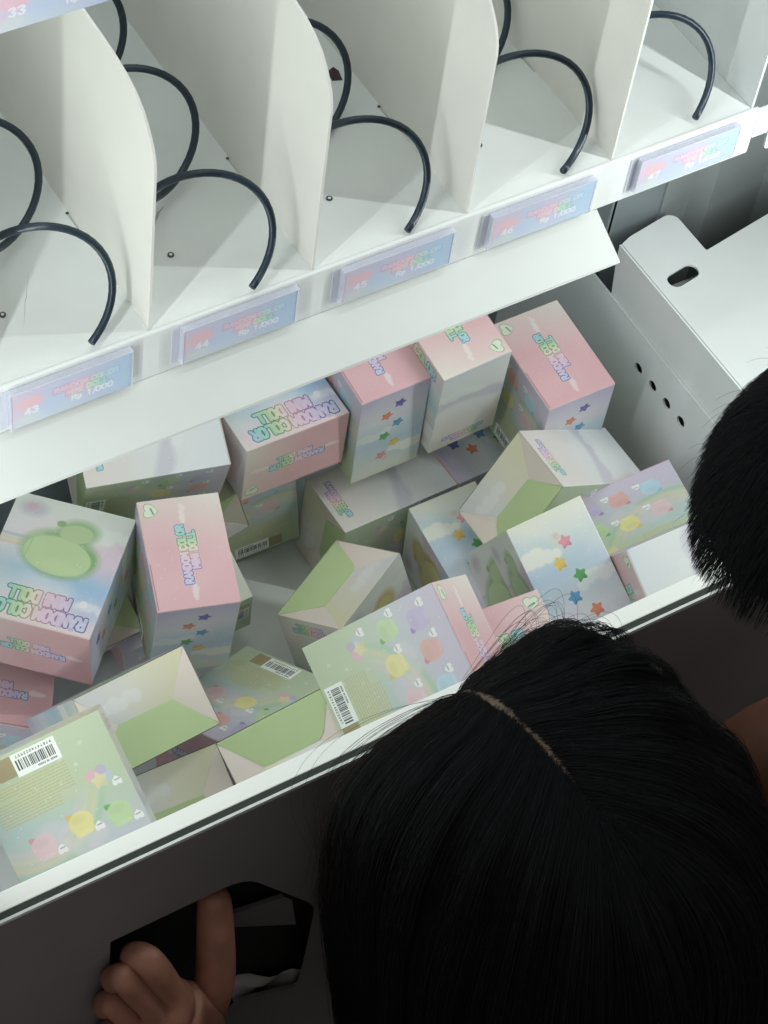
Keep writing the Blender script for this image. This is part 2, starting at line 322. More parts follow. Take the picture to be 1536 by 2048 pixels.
def art_back():
    a = Art(W_, H_, GRN); n1 = a.noise(36, 21); n2 = a.noise(26, 22); v = a.v / H_; u = a.u / W_
    a.mix(np.clip((v - .30) * 3.0 + (n1 - .5) * .7, 0, 1) * .8, (.755, .80, .83)); a.mix(np.clip((v - .55) * 2.6 + (n2 - .5) * .6, 0, 1) * .9, (.82, .77, .86))
    a.mix(np.clip(1 - abs(v - .46) * 4.5 + (n2 - .5), 0, 1) * np.clip(u * 1.3 - .3, 0, 1) * .85, (.70, .80, .84))
    d = np.hypot(a.u - 62, (a.v - 20) * 1.0)                                                # rainbow arc
    for r0, c in ((50, (.66, .82, .64)), (45.5, (.88, .84, .62)), (41, (.89, .83, .70)), (37, (.86, .80, .80))):
        a.mix(np.clip(1 - abs(d - r0) / 2.9, 0, 1) * np.clip((a.v - 30) / 18, 0, 1) * .75, c)
    a.cloud(40, 62, 12, (.86, .83, .84), .6, 3, seed=31); a.blob(52, 51, 9, 6, 4, (.84, .81, .85), .6)
    for x, y in ((31, 16), (36, 28), (24, 22), (17, 12)): a.blob(x, y, 1.1, 1.1, .9, (.86, .90, .80), .7)
    # brown patch beside the bar code and the block of small print
    a.mix(((a.u > 55.3) & (a.u < 66) & (a.v > 2) & (a.v < 14)) * 1.0, (.68, .62, .46))
    a.mix(np.clip(1 - abs(a.u - 52) / 24, 0, 1) ** .3 * ((a.v > 16) & (a.v < 39) & (a.u > 28) & (a.u < 77)) * .30, (.86, .83, .62))
    r = np.random.RandomState(5); y = 17.5
    while y < 39:
        x = 29 + (0 if y < 33 else 10); end = 75 if r.rand() > .2 else 60
        while x < end:
            l = r.uniform(.8, 3.4); a.strokes([(x, y, min(x + l, end), y)], .28, (.74, .70, .47), .65, .3); x += l + .9
        y += 1.75
    pal = {'g': ((.77, .87, .66), (.48, .71, .42)), 'p': ((.78, .73, .86), (.60, .53, .78)), 'y': ((.93, .89, .60), (.90, .78, .42)), 'r': ((.91, .70, .68), (.86, .55, .55)),
           'k': ((.91, .78, .80), (.88, .60, .62)), 'b': ((.73, .85, .91), (.56, .75, .88)), 'm': ((.90, .86, .66), (.88, .66, .74))}
    for i, (fu, fv, k) in enumerate(FIG):
        x, y = fu * W_, fv * H_; c, dk = pal[k]
        if k == 'm':
            a.blob(x + 3, y - 2, 4.2, 3.6, .8, (.90, .72, .76), .9); a.blob(x - 4, y + 1, 4.4, 3.2, .9, (.74, .80, .88), .8); a.blob(x - 3, y - 3.5, 3, 3, .8, (.76, .70, .84), .8)
            a.star(x, y + 1.6, 4.4, c, .3, np.array(c) * .93)
        else:
            a.blob(x + 3.8, y - 4.2, 3.4, 1.9, .6, dk, .95, -.6); a.blob(x, y, 7.2, 6.2, .7, c, 1, .25)
            a.blob(x - 3.8, y + 4.6, 2.3, 2.6, .6, c, 1); a.blob(x + 3.2, y + 5.4, 2.3, 2.4, .6, c, 1); a.blob(x + 1, y - 2.2, 4.5, 2.6, 1.8, np.array(c) * .95, .6)
            a.blob(x - .5, y + 6.4, 3.6, 1.3, .8, np.array(c) * 1.04, .7)
        a.heart(x - 9 if k in 'gp' else x - 8.6, y + 5.2, 3.2, (.94, .94, .94)); a.strokes([(x - 10.4, y + 5.2, x - 7.6, y + 5.3)], .35, (.55, .58, .56), .7, .4)
    for i in range(34): a.blob(*rs.uniform([2, 2], [78, 95]), .35, .35, .3, (.94, .97, .94), .7)
    return a.done('print_back')
def art_star():   # seen from outside: right edge is the front of the box
    a = Art(D_, H_, (.88, .885, .90)); n1 = a.noise(30, 41); n2 = a.noise(20, 42); v = a.v / H_; u = a.u / D_
    a.mix(np.clip(1 - v * 4.2, 0, 1) * .9, (.885, .90, .82)); a.mix(np.clip(1 - abs(v - .40) * 3 + (n1 - .5) * 1.0 + (u - .5) * .4, 0, 1) * .95, (.70, .80, .88))
    a.mix(np.clip(1 - abs(v - .22) * 6 + (n2 - .5) - u * .4, 0, 1) * .55, (.76, .86, .82)); a.mix(np.clip((v - .66) * 3.4 + (n2 - .5) * .5, 0, 1) * .85, (.77, .73, .86))
    a.cloud(46, 24, 15, (.93, .93, .88), .9, 1.6, seed=44); a.cloud(10, 50, 13, (.88, .91, .90), .85, 1.6, seed=45); a.cloud(46, 66, 11, (.87, .83, .89), .7, 2.2, seed=47)
    a.blob(27, 19, 3.4, 4.6, 2, (.84, .86, .78), .7); a.blob(26, 17, 2, 2.2, 1.4, (.87, .74, .76), .6)
    st = [(.585, .17, (.46, .40, .72)), (.41, .28, (.93, .55, .42)), (.59, .41, (.38, .64, .83)), (.415, .53, (.38, .70, .42)), (.58, .65, (.93, .79, .38)), (.41, .77, (.92, .60, .66))]
    for i, (su, sv, c) in enumerate(st):
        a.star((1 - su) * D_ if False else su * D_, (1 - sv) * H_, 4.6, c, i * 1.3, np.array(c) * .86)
    for i in range(34): a.blob(*rs.uniform([2, 2], [D_ - 2, 95]), .35, .35, .3, (.97, .98, .99), .8)
    return a.done('print_star_side')
def art_cloud():  # seen from outside: left edge is the front of the box
    a = Art(D_, H_, (.895, .905, .905)); n1 = a.noise(26, 51); v = a.v / H_; u = a.u / D_
    a.mix(np.clip(1.5 - v * 4, 0, 1) * .9, (.905, .855, .835)); a.mix(np.clip((.52 - v) * 5 + (n1 - .5) * .9, 0, 1) * .75, (.90, .875, .85))
    b_ = .56 + .07 * np.sin(u * 3.2 + .6); a.mix(np.clip((v - b_ + .075) * 22, 0, 1) * np.clip((b_ + .075 + .03 * np.sin(u * 9) - v) * 22, 0, 1) * .75, (.80, .785, .84))
    a.mix(np.clip((v - .74) * 3 + (n1 - .5) * .6, 0, 1) * .7, (.83, .88, .91)); a.cloud(16, 66, 15, (.905, .925, .92), .8, 1.4, seed=53)
    logo(a, D_ * .5, 9.5, 36)
    for i in range(16): a.blob(*rs.uniform([2, 20], [D_ - 2, 95]), .35, .35, .3, (.97, .98, .99), .7)
    return a.done('print_cloud_side')
def art_label():
    a = Art(27, 13.6, (.93, .94, .92), px=14); r = np.random.RandomState(9); x = 2.4
    while x < 24.6:
        wd = r.choice([.25, .45, .7, .95]); a.mix(((a.u > x) & (a.u < x + wd) & (a.v > 3.9) & (a.v < 10.2)) * 1.0, (.33, .35, .36)); x += wd + r.choice([.3, .45, .8])
    sg = []
    for i, ch in enumerate('9787414022557'[:13]): sg += text_segs(ch, 2.2 + i * 1.75, 1.4, 1.3)[0]
    a.strokes(sg, .14, (.25, .27, .27), 1, .1); s1, e1 = text_segs('MADE IN CHINA', 2.6, 11.2, 1.1); a.strokes(s1, .12, (.3, .32, .32), 1, .1)
    return a.done('print_barcode', 0)
def art_tag(num):
    a = Art(72, 27.5, (.79, .76, .87), px=8); n1 = a.noise(24, 61 + num); u = a.u / 72; v = a.v / 27.5
    a.mix(np.clip((u - .50) * 2.4 + (n1 - .5) * .6, 0, 1) * .9, (.66, .79, .91)); a.mix(np.clip(1 - abs(u - .36) * 5 + (.5 - v), 0, 1) * .75, (.70, .81, .91))
    a.mix(np.clip(1 - u * 5.5, 0, 1) * np.clip(1.25 - abs(v - .62) * 2.2, 0, 1) * .7, (.90, .74, .79)); a.mix(np.clip(1 - v * 3.2, 0, 1) * np.clip(1.2 - u * 1.6, 0, 1) * .8, (.82, .85, .86))
    a.blob(11, 17, 7, 4.5, 3, (.91, .72, .76), 1.5); a.blob(10, 5, 7, 3, 3, (.80, .86, .80), .6)
    s1, _ = text_segs(str(num), 8, 8.2, 4.6); a.strokes(s1, .62, (.93, .92, .95), .9, .4)
    h = 3.5
    def line(t, x, y, hh, cols):
        sg, xe = text_segs(t, x, y, hh); L = xe - x
        def g(k):
            st = cols[k]
            def f(uu): tt = np.clip((uu - x) / L, 0, 1); return np.stack([np.interp(tt, [q[0] for q in st], [q[1][c] for q in st]) for c in range(3)], -1)
            return f
        a.strokes(sg, hh * .36, g(0), .75, .3); a.strokes(sg, hh * .27, g(1), .85, .3)
    oc = [(0, (.66, .42, .60)), (.45, (.86, .52, .62)), (.62, (.56, .68, .72)), (1, (.40, .62, .84))]; fc = [(0, (.88, .76, .86)), (.5, (.92, .78, .84)), (.65, (.78, .86, .84)), (1, (.72, .84, .94))]
    oc2 = [(0, (.84, .44, .56)), (.45, (.86, .58, .62)), (.58, (.40, .66, .46)), (1, (.28, .56, .60))]; fc2 = [(0, (.92, .76, .82)), (.48, (.92, .84, .82)), (.6, (.74, .88, .76)), (1, (.66, .84, .84))]
    line('RANDOM COLOR', 25.5, 16.6, h, (oc, fc)); line('MINI DOLL', 33, 11.8, h, (oc2, fc2))
    s3, _ = text_segs('Rp 1/000', 36, 6.3, 3.7); a.strokes(s3, .5, (.92, .94, .97), .9, .3)
    a.im = a.im * .70 + np.array((.81, .83, .88)) * .28
    return a.done('print_tag_%d' % num, .003)
def print_mat(name, im, rough=.36, spec=.45):
    mt = bpy.data.materials.new(name); mt.use_nodes = True; nt = mt.node_tree; b = nt.nodes['Principled BSDF']
    t = nt.nodes.new('ShaderNodeTexImage'); t.image = im; t.extension = 'EXTEND'; uv = nt.nodes.new('ShaderNodeUVMap'); uv.uv_map = 'UVMap'
    nt.links.new(uv.outputs[0], t.inputs[0]); nt.links.new(t.outputs[0], b.inputs['Base Color'])
    b.inputs['Roughness'].default_value = rough; b.inputs['Specular IOR Level'].default_value = spec
    n = nt.nodes.new('ShaderNodeTexNoise'); n.inputs['Scale'].default_value = 45; tc = nt.nodes.new('ShaderNodeTexCoord'); nt.links.new(tc.outputs['Object'], n.inputs['Vector'])
    bp = nt.nodes.new('ShaderNodeBump'); bp.inputs['Strength'].default_value = .10; bp.inputs['Distance'].default_value = .002
    nt.links.new(n.outputs[0], bp.inputs['Height']); nt.links.new(bp.outputs[0], b.inputs['Normal'])
    return mt
PM = {'top': print_mat('box_print_top', art_top()), 'fg': print_mat('box_print_front_green', art_front('g')), 'fy': print_mat('box_print_front_yellow', art_front('y')),
      'back': print_mat('box_print_back', art_back()), 'star': print_mat('box_print_star_side', art_star()), 'cloud': print_mat('box_print_cloud_side', art_cloud()),
      'label': print_mat('barcode_print', art_label(), .5, .3)}
def art_flap():
    a = Art(W_, D_ * .55, (.90, .895, .86)); u = a.u / W_; n1 = a.noise(22, 71)
    a.mix(np.clip((.30 - abs(u - .12)) * 4 + (n1 - .5), 0, 1) * .6, (.86, .87, .90)); a.mix(np.clip((u - .38) * 2.2 + (n1 - .5) * .5, 0, 1) * .95, (.905, .885, .74))
    a.cloud(26, 14, 12, (.93, .93, .92), .8, 1.6, seed=72)
    return a.done('print_flap')
PM['flap'] = print_mat('box_print_bottom_flap', art_flap())

# ------------------------------------------------------------------ the vending machine
GY = -211.0                                   # outer face of the glass
vm = empty('vending_machine', (120, -190, -700), 'white vending machine cabinet with a deep drop bin behind its glass front', 'vending machine')
XR, XL = 424.0, -300.0
ZF = -459.0
part('bin_floor', bx(XL, XR + 2, -197, 205, ZF - 3, ZF), M['enamel'], vm)
holes = [circle(y, z, 4.4, 18) for y, z in ((43.5, -299.8), (25.6, -300.0), (7.9, -300.1), (-9.9, -300.6))]
part('bin_side_wall', prism([(-196, ZF), (205, ZF), (205, -268), (112, -268), (-196, -273)], 1.6, 'yz', holes, XR), M['enamel'], vm)
part('bin_side_wall', bx(XL - 2, XL, -197, 205, ZF, -150), M['enamel'], vm)
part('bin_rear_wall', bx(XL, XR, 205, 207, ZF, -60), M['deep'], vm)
part('bin_front_wall', bx(XL, 470, -199.5, -197.8, ZF, -145.2), M['enamel'], vm)
part('front_ledge', box(bmesh.new(), XL - 30, 520, -208.1, -197.4, -149, -145, .5), M['ledge'], vm)
part('rubber_seal', bx(XL - 30, 620, -212.2, -208.2, -154, -145.4), M['seal'], vm)
part('edge_trim', bx(XL - 30, 620, -213.9, -212.3, -147.2, -144.8), M['alu'], vm)
part('glass_pane', bx(XL - 30, 620, -210.6, -209.4, -145.4, 1150), M['glass'], vm)
# lower front panel with the pick-up opening
op = round_poly([(-129, -226), (-44, -226), (12, -312), (10, -392), (8, -420), (-36, -396), (-52, -420), (-129, -420)], [0, 16, 18, 12, 6, 5, 5, 0])
part('lower_front_panel', prism([(XL - 200, -147.4), (640, -147.4), (640, -1180), (XL - 200, -1180)], 3, 'xz', [op], -214.2), M['panel'], vm)
part('pickup_recess', bx(-240, 30, -201.5, -200, -440, -200), M['black'], vm)
part('pickup_flap', prism([(-54, -277), (-38, -283), (-10, -291), (-4, -300), (2, -338), (-46, -297)], 3, 'xz', (), -208), M['panel'], vm)
# right side ledge with slot, its folded flange, rail with hooks, cabinet walls
ledge = round_poly([(428, 96), (437, 99.5), (474, 105.8), (479.3, 101), (479.5, 65), (542, 75), (640, 92), (640, -196), (428, -196)], [0, 2, 4, 3, 2, 0, 0, 0, 0])
slot = []
for i in range(24):
    a = i * 2 * math.pi / 24; c_, s_ = math.cos(a), math.sin(a)
    slot.append((450.3 + (7.2 if c_ > 0 else -7.2) * .985 + 6.2 * c_, 52.3 + (7.2 if c_ > 0 else -7.2) * .17 + 6.2 * s_))
part('side_ledge', prism(ledge, 1.6, 'xy', [slot], -224.2), M['enamel'], vm)
part('side_flange', prism([(-196, -222.7), (96, -222.7), (95, -240), (91.5, -267), (91, -271.5), (-196, -272)], 1.6, 'yz', (), 425.9), M['enamel'], vm)
part('ledge_underside_box', bx(436, 640, -196, 60, -262, -240), M['grey_wall'], vm)
part('cabinet_side_wall', bx(640, 643, -214, 520, -1180, 1150), M['grey_wall'], vm)
part('cabinet_side_wall', bx(-300, -297, -214, 520, -1180, 1150), M['grey_wall'], vm)
part('cabinet_back_wall', bx(-300, 643, 520, 523, -1180, 1150), M['deep'], vm)
part('cabinet_top', bx(-300, 643, -214, 520, 1150, 1153), M['grey_wall'], vm)
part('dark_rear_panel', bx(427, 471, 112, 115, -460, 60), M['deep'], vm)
for x0, x1, y0, y1 in ((471, 503, 110, 117), (503, 514, 117, 107), (514, 572, 107, 116), (572, 583, 116, 107), (583, 640, 107, 113)):
    bm = bmesh.new(); v8 = [bm.verts.new((x * S, y * S, z * S)) for x, y in ((x0, y0), (x1, y1), (x1, y1 + 3), (x0, y0 + 3)) for z in (-460, 60)]
    for i in range(4): j = (i + 1) % 4; bm.faces.new((v8[2 * i], v8[2 * i + 1], v8[2 * j + 1], v8[2 * j]))
    bm.faces.new(v8[0::2]); bm.faces.new(v8[1::2]); part('air_duct_panel', bm, M['duct'], vm)
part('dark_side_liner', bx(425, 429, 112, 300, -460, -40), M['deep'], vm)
hook = round_poly([(0, 4), (0, -20), (5, -20), (7, -42), (15, -44), (17, -22), (19, -34), (27, -36), (32, 10), (30, 14), (10, 14)], [0, 1, 1, 2, 2, 2, 2, 2, 2, 3, 3])
hb = prism([(425 + x, z - 4) for x, z in hook], 1.6, 'xz', (), 2)
part('shelf_hook', hb, M['enamel'], vm)
# baffle plate under the shelf that sends products forward
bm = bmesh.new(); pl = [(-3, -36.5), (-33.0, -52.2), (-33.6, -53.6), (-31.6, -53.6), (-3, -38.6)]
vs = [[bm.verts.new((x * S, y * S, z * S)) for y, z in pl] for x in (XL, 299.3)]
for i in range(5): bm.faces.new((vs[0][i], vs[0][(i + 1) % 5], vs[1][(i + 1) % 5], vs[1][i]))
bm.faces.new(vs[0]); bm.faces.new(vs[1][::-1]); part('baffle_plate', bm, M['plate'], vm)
part('baffle_plate', bx(XL, 299, -3, -1.4, -60, -38), M['enamel'], vm)
# LED strip housings (out of the picture) that carry the two strip lamps
part('led_strip_housing', bx(-256, -248, -156, -128, -330, 640), M['alu'], vm)
part('led_strip_housing', bx(490, 499, -216, -186, -120, 640), M['alu'], vm)

# ------------------------------------------------------------------ product trays
P = 101.5
def divider_profile():
    pts = [(0, 0), (0, 120), (.9, 126), (2.5, 131), (5, 136), (9, 142), (15, 148.5), (23, 153.5), (33, 157), (45, 159), (60, 160), (80, 160.5), (390, 160.5), (390, 0)]
    return pts
def coil_bm(x0, z0, y0, te, turns, r=25.7, pitch=88.6):
    pts = []; n = int(turns * 36)
    for i in range(n + 1):
        th = te + i * 2 * math.pi / 36; pts.append((x0 + r * math.cos(th), y0 + pitch * (th - te) / (2 * math.pi), z0 + r * math.sin(th)))
    bm = bmesh.new(); return tube(bm, pts, 2.2, 10)
tray = empty('product_tray', (100, 0, 0), 'white steel product tray with black coils between cream dividers, above the bin', 'vending tray')
bm = box(bmesh.new(), XL, 407, 0, 395, -2.5, 0); part('tray_floor', bm, M['enamel'], tray)
bm = box(bmesh.new(), XL, 412, -3.2, -.1, -36.5, .9, 1.1); part('front_lip', bm, M['enamel'], tray)
part('front_lip', bx(412.2, 424, -3.0, -1.2, -24, -.5), M['enamel'], tray)
part('tray_end_wall', prism([(0, 0), (0, 150), (390, 150), (390, 0)], 1.6, 'yz', (), 407.2), M['enamel_cool'], tray)
part('tray_back', bx(XL, 407, 392, 395, 0, 150), M['enamel'], tray)
for k in (-2, -1, 0, 1, 2, 3):
    o = part('divider', prism(divider_profile(), 1.5, 'yz', (), k * P - .75), M['cream'], tray)
    f_ = part('divider_foot', bx(k * P - 12, k * P + 12, 14, 380, .15, 1.0), M['enamel'], tray) if False else None
CO = {-1: (-39.5, 31.0, -.5, -1.35, 4.2), 0: (56.4, 30.5, -3.0, -1.4, 4.2), 1: (158.6, 29.0, 4.6, -1.4, 4.2), 2: (265.5, 30.5, 1.3, -1.45, 4.2), 3: (359.8, 29.6, 4.1, -1.3, 4.2)}
CO = {-1: (-39.5, 33.1, -.5, -1.4, 4.2), 0: (56.4, 33.6, -3.0, -1.4, 4.2), 1: (158.6, 28.6, .6, -1.4, 4.2), 2: (272.8, 29.8, 1.3, -1.7, 4.2), 3: (359.8, 29.6, 4.1, -1.3, 4.2)}
for k, (x0, z0, y0, te, tn) in CO.items():
    part('spiral_coil', coil_bm(x0, z0, y0, te, tn), M['coil'], tray, True)
for k in range(-2, 4):
    bm = bmesh.new(); cx, cy = k * P + 35.6, 43.2
    tube(bm, [(cx, cy, .1), (cx, cy, .7)], 1.9, 14); part('rivet', bm, M['rivet'], tray); bm = bmesh.new(); tube(bm, [(cx, cy, .7), (cx, cy, .9)], .9, 10); part('rivet_head', bm, M['enamel'], tray)
    bm = bmesh.new(); cx, cy = k * P + 6.5, 13.5
    if k in (1, 2): tube(bm, [(cx, cy, .1), (cx, cy, .4)], .7, 8); part('rivet', bm, M['rivet'], tray)
    # locking slot at the foot of every divider
    part('locking_slot', prism(round_poly([(k * P - 2.3, 95), (k * P - 1.3, 95), (k * P - 1.2, 82), (k * P - 1.7, 82)], .15), .2, 'xy', (), .12), M['scuff'], tray)
    bm = bmesh.new(); tube(bm, [(k * P - 1.8, 95.5, .2), (k * P - 1.8, 95.5, .5)], 1.0, 8); part('locking_slot', bm, M['dirt'], tray)
# scratches on the tray floor, a few millimetres wide
def streak(pts, wd, mt):
    bm = bmesh.new(); L, Rr = [], []
    for i, (x, y) in enumerate(pts):
        t = i / (len(pts) - 1); w2 = wd * math.sin(math.pi * (t * .9 + .05)) * random.uniform(.6, 1.1)
        d = Vector((pts[min(i + 1, len(pts) - 1)][0] - pts[max(i - 1, 0)][0], pts[min(i + 1, len(pts) - 1)][1] - pts[max(i - 1, 0)][1])).normalized(); n = Vector((-d.y, d.x)) * w2
        L.append(bm.verts.new(((x + n.x) * S, (y + n.y) * S, .06 * S))); Rr.append(bm.verts.new(((x - n.x) * S, (y - n.y) * S, .06 * S)))
    for i in range(len(pts) - 1): bm.faces.new((L[i], L[i + 1], Rr[i + 1], Rr[i]))
    return part('scuff_mark', bm, mt, tray)
def rnd_line(x0, y0, x1, y1, n=9, j=.5): return [(x0 + (x1 - x0) * i / n + random.uniform(-j, j), y0 + (y1 - y0) * i / n + random.uniform(-j, j)) for i in range(n + 1)]
streak(rnd_line(28, 60, 49, 78), 1.1, M['scuff']); streak(rnd_line(-78, 58, -58, 76), 1.5, M['scuff']); streak(rnd_line(-86, 52, -70, 58), 1.2, M['scuff'])
streak(rnd_line(248, 76, 262, 92), 1.0, M['scuff']); streak(rnd_line(134, 66, 146, 76), .9, M['scuff']); streak(rnd_line(-60, 30, -40, 66, 9, .3), .18, M['scuff'])
streak(rnd_line(236, 40, 244, 70), .2, M['scuff']); streak(rnd_line(372, 96, 392, 104), 1.4, M['scuff']); streak(rnd_line(330, 60, 352, 96), .8, M['scuff'])
# upper tray: only the end of its front lip and one tag come into the picture
Z2 = 276.5
up = empty('product_tray', (100, 0, Z2), 'upper white product tray whose front lip crosses the top left corner', 'vending tray')
part('tray_floor', bx(XL, 407, 0, 395, Z2 - 2.5, Z2), M['enamel'], up)
part('front_lip', box(bmesh.new(), XL, 412, -3.2, -.1, Z2 - 29.0, Z2 + .9, 1.0), M['enamel'], up)

# ------------------------------------------------------------------ price tags: a clear holder with a printed card, clipped on the lip
def price_tag(x0, x1, ztop, zbot, num, label, yf=-8.0, tilt=0.0):
    t = empty('price_tag', ((x0 + x1) / 2, -3.2, zbot), label, 'price tag', 'price tags clipped along the tray lips')
    yb = -3.6
    part('holder', box(bmesh.new(), x0 - 5.5, x1 + 1.2, yb - .4, yb + .2, zbot - 1.0, ztop + .6, .2), M['acrylic'], t)
    bm = bmesh.new()      # top and left returns of the clear holder, standing off the lip
    box(bm, x0 - .6, x1 + .8, yf, yb - .4, ztop + .1, ztop + .9); box(bm, x0 - 1.0, x0 - .2, yf, yb - .4, zbot, ztop)
    box(bm, x1 + .2, x1 + .9, yf, yb - .4, zbot, ztop)
    part('holder_rim', bm, M['acrylic'], t)
    bm = bmesh.new(); uvl = bm.loops.layers.uv.new('UVMap')
    def quad(y, flip):
        vs = [bm.verts.new((a * S, y * S, c * S)) for a, c in ((x0, zbot + .3), (x1, zbot + .3), (x1, ztop), (x0, ztop))]
        f = bm.faces.new(vs)
        for l, uv in zip(f.loops, ((0, 0), (1, 0), (1, 1), (0, 1))): l[uvl].uv = uv
        return vs
    a = quad(yf + .6, 0); b_ = quad(yf + 1.0, 1)
    for i in range(4): bm.faces.new((a[i], a[(i + 1) % 4], b_[(i + 1) % 4], b_[i]))
    part('card', bm, print_mat('tag_print_%d' % num, art_tag(num), .3, .5), t)
    # glossy clear front sheet
    return t
price_tag(-85.0, -14.4, -3.0, -31.5, 43, 'pastel price tag numbered 43, lowest at the left edge of the lip')
price_tag(17.4, 88.0, -2.6, -29.6, 44, 'pastel price tag numbered 44 under the coil beside the big cream divider')
price_tag(118.4, 190.4, -3.1, -29.2, 45, 'pastel price tag numbered 45, middle one of the five on the lip')
price_tag(217.8, 289.0, -3.6, -30.0, 46, 'pastel price tag numbered 46 just above the right end of the baffle plate')
price_tag(322.4, 395.0, -3.2, -29.2, 47, 'pale price tag numbered 47 at the far right end of the lip')
price_tag(-88, -16, Z2 - 2.0, Z2 - 28.5, 33, 'blue and pink price tag numbered 33 on the upper lip, top left corner')

bm = bmesh.new()
q = [bm.verts.new((x * S, y * S, z * S)) for x, y, z in ((190, 131, 6), (187, 126, .1), (193, 124, .1), (195, 132, .1), (188, 134, .1))]
for f in ((0, 1, 2), (0, 2, 3), (0, 3, 4), (0, 4, 1), (1, 4, 3, 2)): bm.faces.new([q[i] for i in f])
o = finish('paper_scrap', bm, mat('maroon_scrap', (0.27, 0.21, 0.25), .7)); tag(o, 'tiny dark maroon scrap on the tray floor, seen inside a coil behind a tall divider', 'scrap')
# ------------------------------------------------------------------ toy boxes
hw, hdp, hh = W_ / 2, D_ / 2, H_ / 2
def body_mesh(front):
    bm = bmesh.new(); box(bm, -hw, hw, -hdp, hdp, -hh, hh - .7)
    bmesh.ops.recalc_face_normals(bm, faces=bm.faces)
    bot = [f for f in bm.faces if f.normal.z < -.9]; bmesh.ops.delete(bm, geom=bot, context='FACES_ONLY')
    # inner shell so the carton has thickness where the bottom flaps sag in
    es = [e for e in bm.edges if len(e.link_faces) == 2]
    bmesh.ops.bevel(bm, geom=es, offset=.55 * S, segments=2, profile=.5, affect='EDGES')
    uvl = bm.loops.layers.uv.new('UVMap')
    for f in bm.faces:
        n = f.normal
        if abs(n.x) >= abs(n.y) and abs(n.x) >= abs(n.z) - 1e-4: k = 2 if n.x < 0 else 3
        elif abs(n.y) >= abs(n.z) - 1e-4: k = 0 if n.y < 0 else 1
        else: k = 4
        if abs(n.z) > .5 and k != 4: k = 4
        f.material_index = k
        for l in f.loops:
            x, y, z = [t / S for t in l.vert.co]
            l[uvl].uv = {0: ((x + hw) / W_, (z + hh) / H_), 1: ((hw - x) / W_, (z + hh) / H_), 2: ((hdp - y) / D_, (z + hh) / H_), 3: ((y + hdp) / D_, (z + hh) / H_), 4: (.5, .5)}[k]
    bmesh.ops.recalc_face_normals(bm, faces=bm.faces)
    me = bpy.data.meshes.new('box_body'); bm.to_mesh(me); bm.free()
    for mm in (PM[front], PM['back'], PM['star'], PM['cloud'], M['paper']): me.materials.append(mm)
    return me
def plate(poly, name, mats, uvf=None, thick=.5):
    """poly: list of 3d points (mm) facing outwards; extruded inwards along +z"""
    bm = bmesh.new(); uvl = bm.loops.layers.uv.new('UVMap')
    a = [bm.verts.new([c * S for c in p]) for p in poly]; b_ = [bm.verts.new((p[0] * S, p[1] * S, (p[2] + thick) * S)) for p in poly]
    n = len(a); fs = [bm.faces.new(a[::-1]), bm.faces.new(b_)]
    for i in range(n): fs.append(bm.faces.new((a[i], a[(i + 1) % n], b_[(i + 1) % n], b_[i])))
    for f in fs:
        for l in f.loops: l[uvl].uv = uvf(l.vert.co / S) if uvf else (0, 0)
    bmesh.ops.recalc_face_normals(bm, faces=bm.faces)
    me = bpy.data.meshes.new(name); bm.to_mesh(me); bm.free()
    for mm in mats: me.materials.append(mm)
    return me
BM = {'fg': body_mesh('fg'), 'fy': body_mesh('fy')}
def lid_mesh():
    bm = bmesh.new(); box(bm, -hw + .15, hw - .15, -hdp + .1, hdp - .25, hh - .62, hh, .25); bmesh.ops.recalc_face_normals(bm, faces=bm.faces)
    uvl = bm.loops.layers.uv.new('UVMap')
    for f in bm.faces:
        for l in f.loops: l[uvl].uv = ((l.vert.co.x / S + hw) / W_, (l.vert.co.y / S + hdp) / D_)
    me = bpy.data.meshes.new('lid'); bm.to_mesh(me); bm.free(); me.materials.append(PM['top']); return me
LID = lid_mesh()
def sp(s, t, dz): return (-hw + .4 + s * (W_ - .8), -hdp + .4 + t * (D_ - .8), -hh + dz)
e0 = 0.15
FLAPS = [
    plate([sp(0, 1, e0), sp(1, 1, e0), sp(.745, .50, 3.2), sp(.265, .485, 3.2), sp(.20, .56, 2.7)], 'bottom_flap', [M['green_flap']]),
    plate([sp(0, 0, e0), sp(.26, .49, 3.6), sp(.75, .505, 3.6), sp(1, 0, e0)], 'bottom_flap', [PM['flap']], lambda c: ((c.x + hw) / W_, (c.y + hdp) / (D_ * .55))),
    plate([sp(1, .01, e0 + .1), sp(.74, .5, 3.9), sp(1, .99, e0 + .1)], 'bottom_flap', [M['pink_flap']]),
    plate([sp(0, .01, e0 + .1), sp(0, .99, e0 + .1), sp(.215, .55, 3.6), sp(.27, .48, 3.9)], 'bottom_flap', [M['pink_flap']]),
    plate([sp(.01, .01, 4.9), sp(.01, .99, 4.9), sp(.99, .99, 4.9), sp(.99, .01, 4.9)], 'bottom_liner', [M['paper']]),
]
def label_mesh():
    bm = bmesh.new(); uvl = bm.loops.layers.uv.new('UVMap')
    u0, u1, v0, v1 = 28.8, 55.3, 2.0, 15.2
    def q(y): return [bm.verts.new(((hw - u) * S, y * S, (v - hh) * S)) for u, v in ((u0, v0), (u1, v0), (u1, v1), (u0, v1))]
    a = q(hdp + .14); b_ = q(hdp + .02); f = bm.faces.new(a)
    for l, uv in zip(f.loops, ((0, 0), (1, 0), (1, 1), (0, 1))): l[uvl].uv = uv
    for i in range(4): bm.faces.new((a[i], a[(i + 1) % 4], b_[(i + 1) % 4], b_[i]))
    bmesh.ops.recalc_face_normals(bm, faces=bm.faces)
    me = bpy.data.meshes.new('barcode_label'); bm.to_mesh(me); bm.free(); me.materials.append(PM['label']); return me
LAB = label_mesh()
GRP = 'pastel toy boxes dropped in the bin'
def rodr(wv):
    wv = Vector(wv); th = wv.length
    return Matrix.Rotation(th, 4, wv / th)
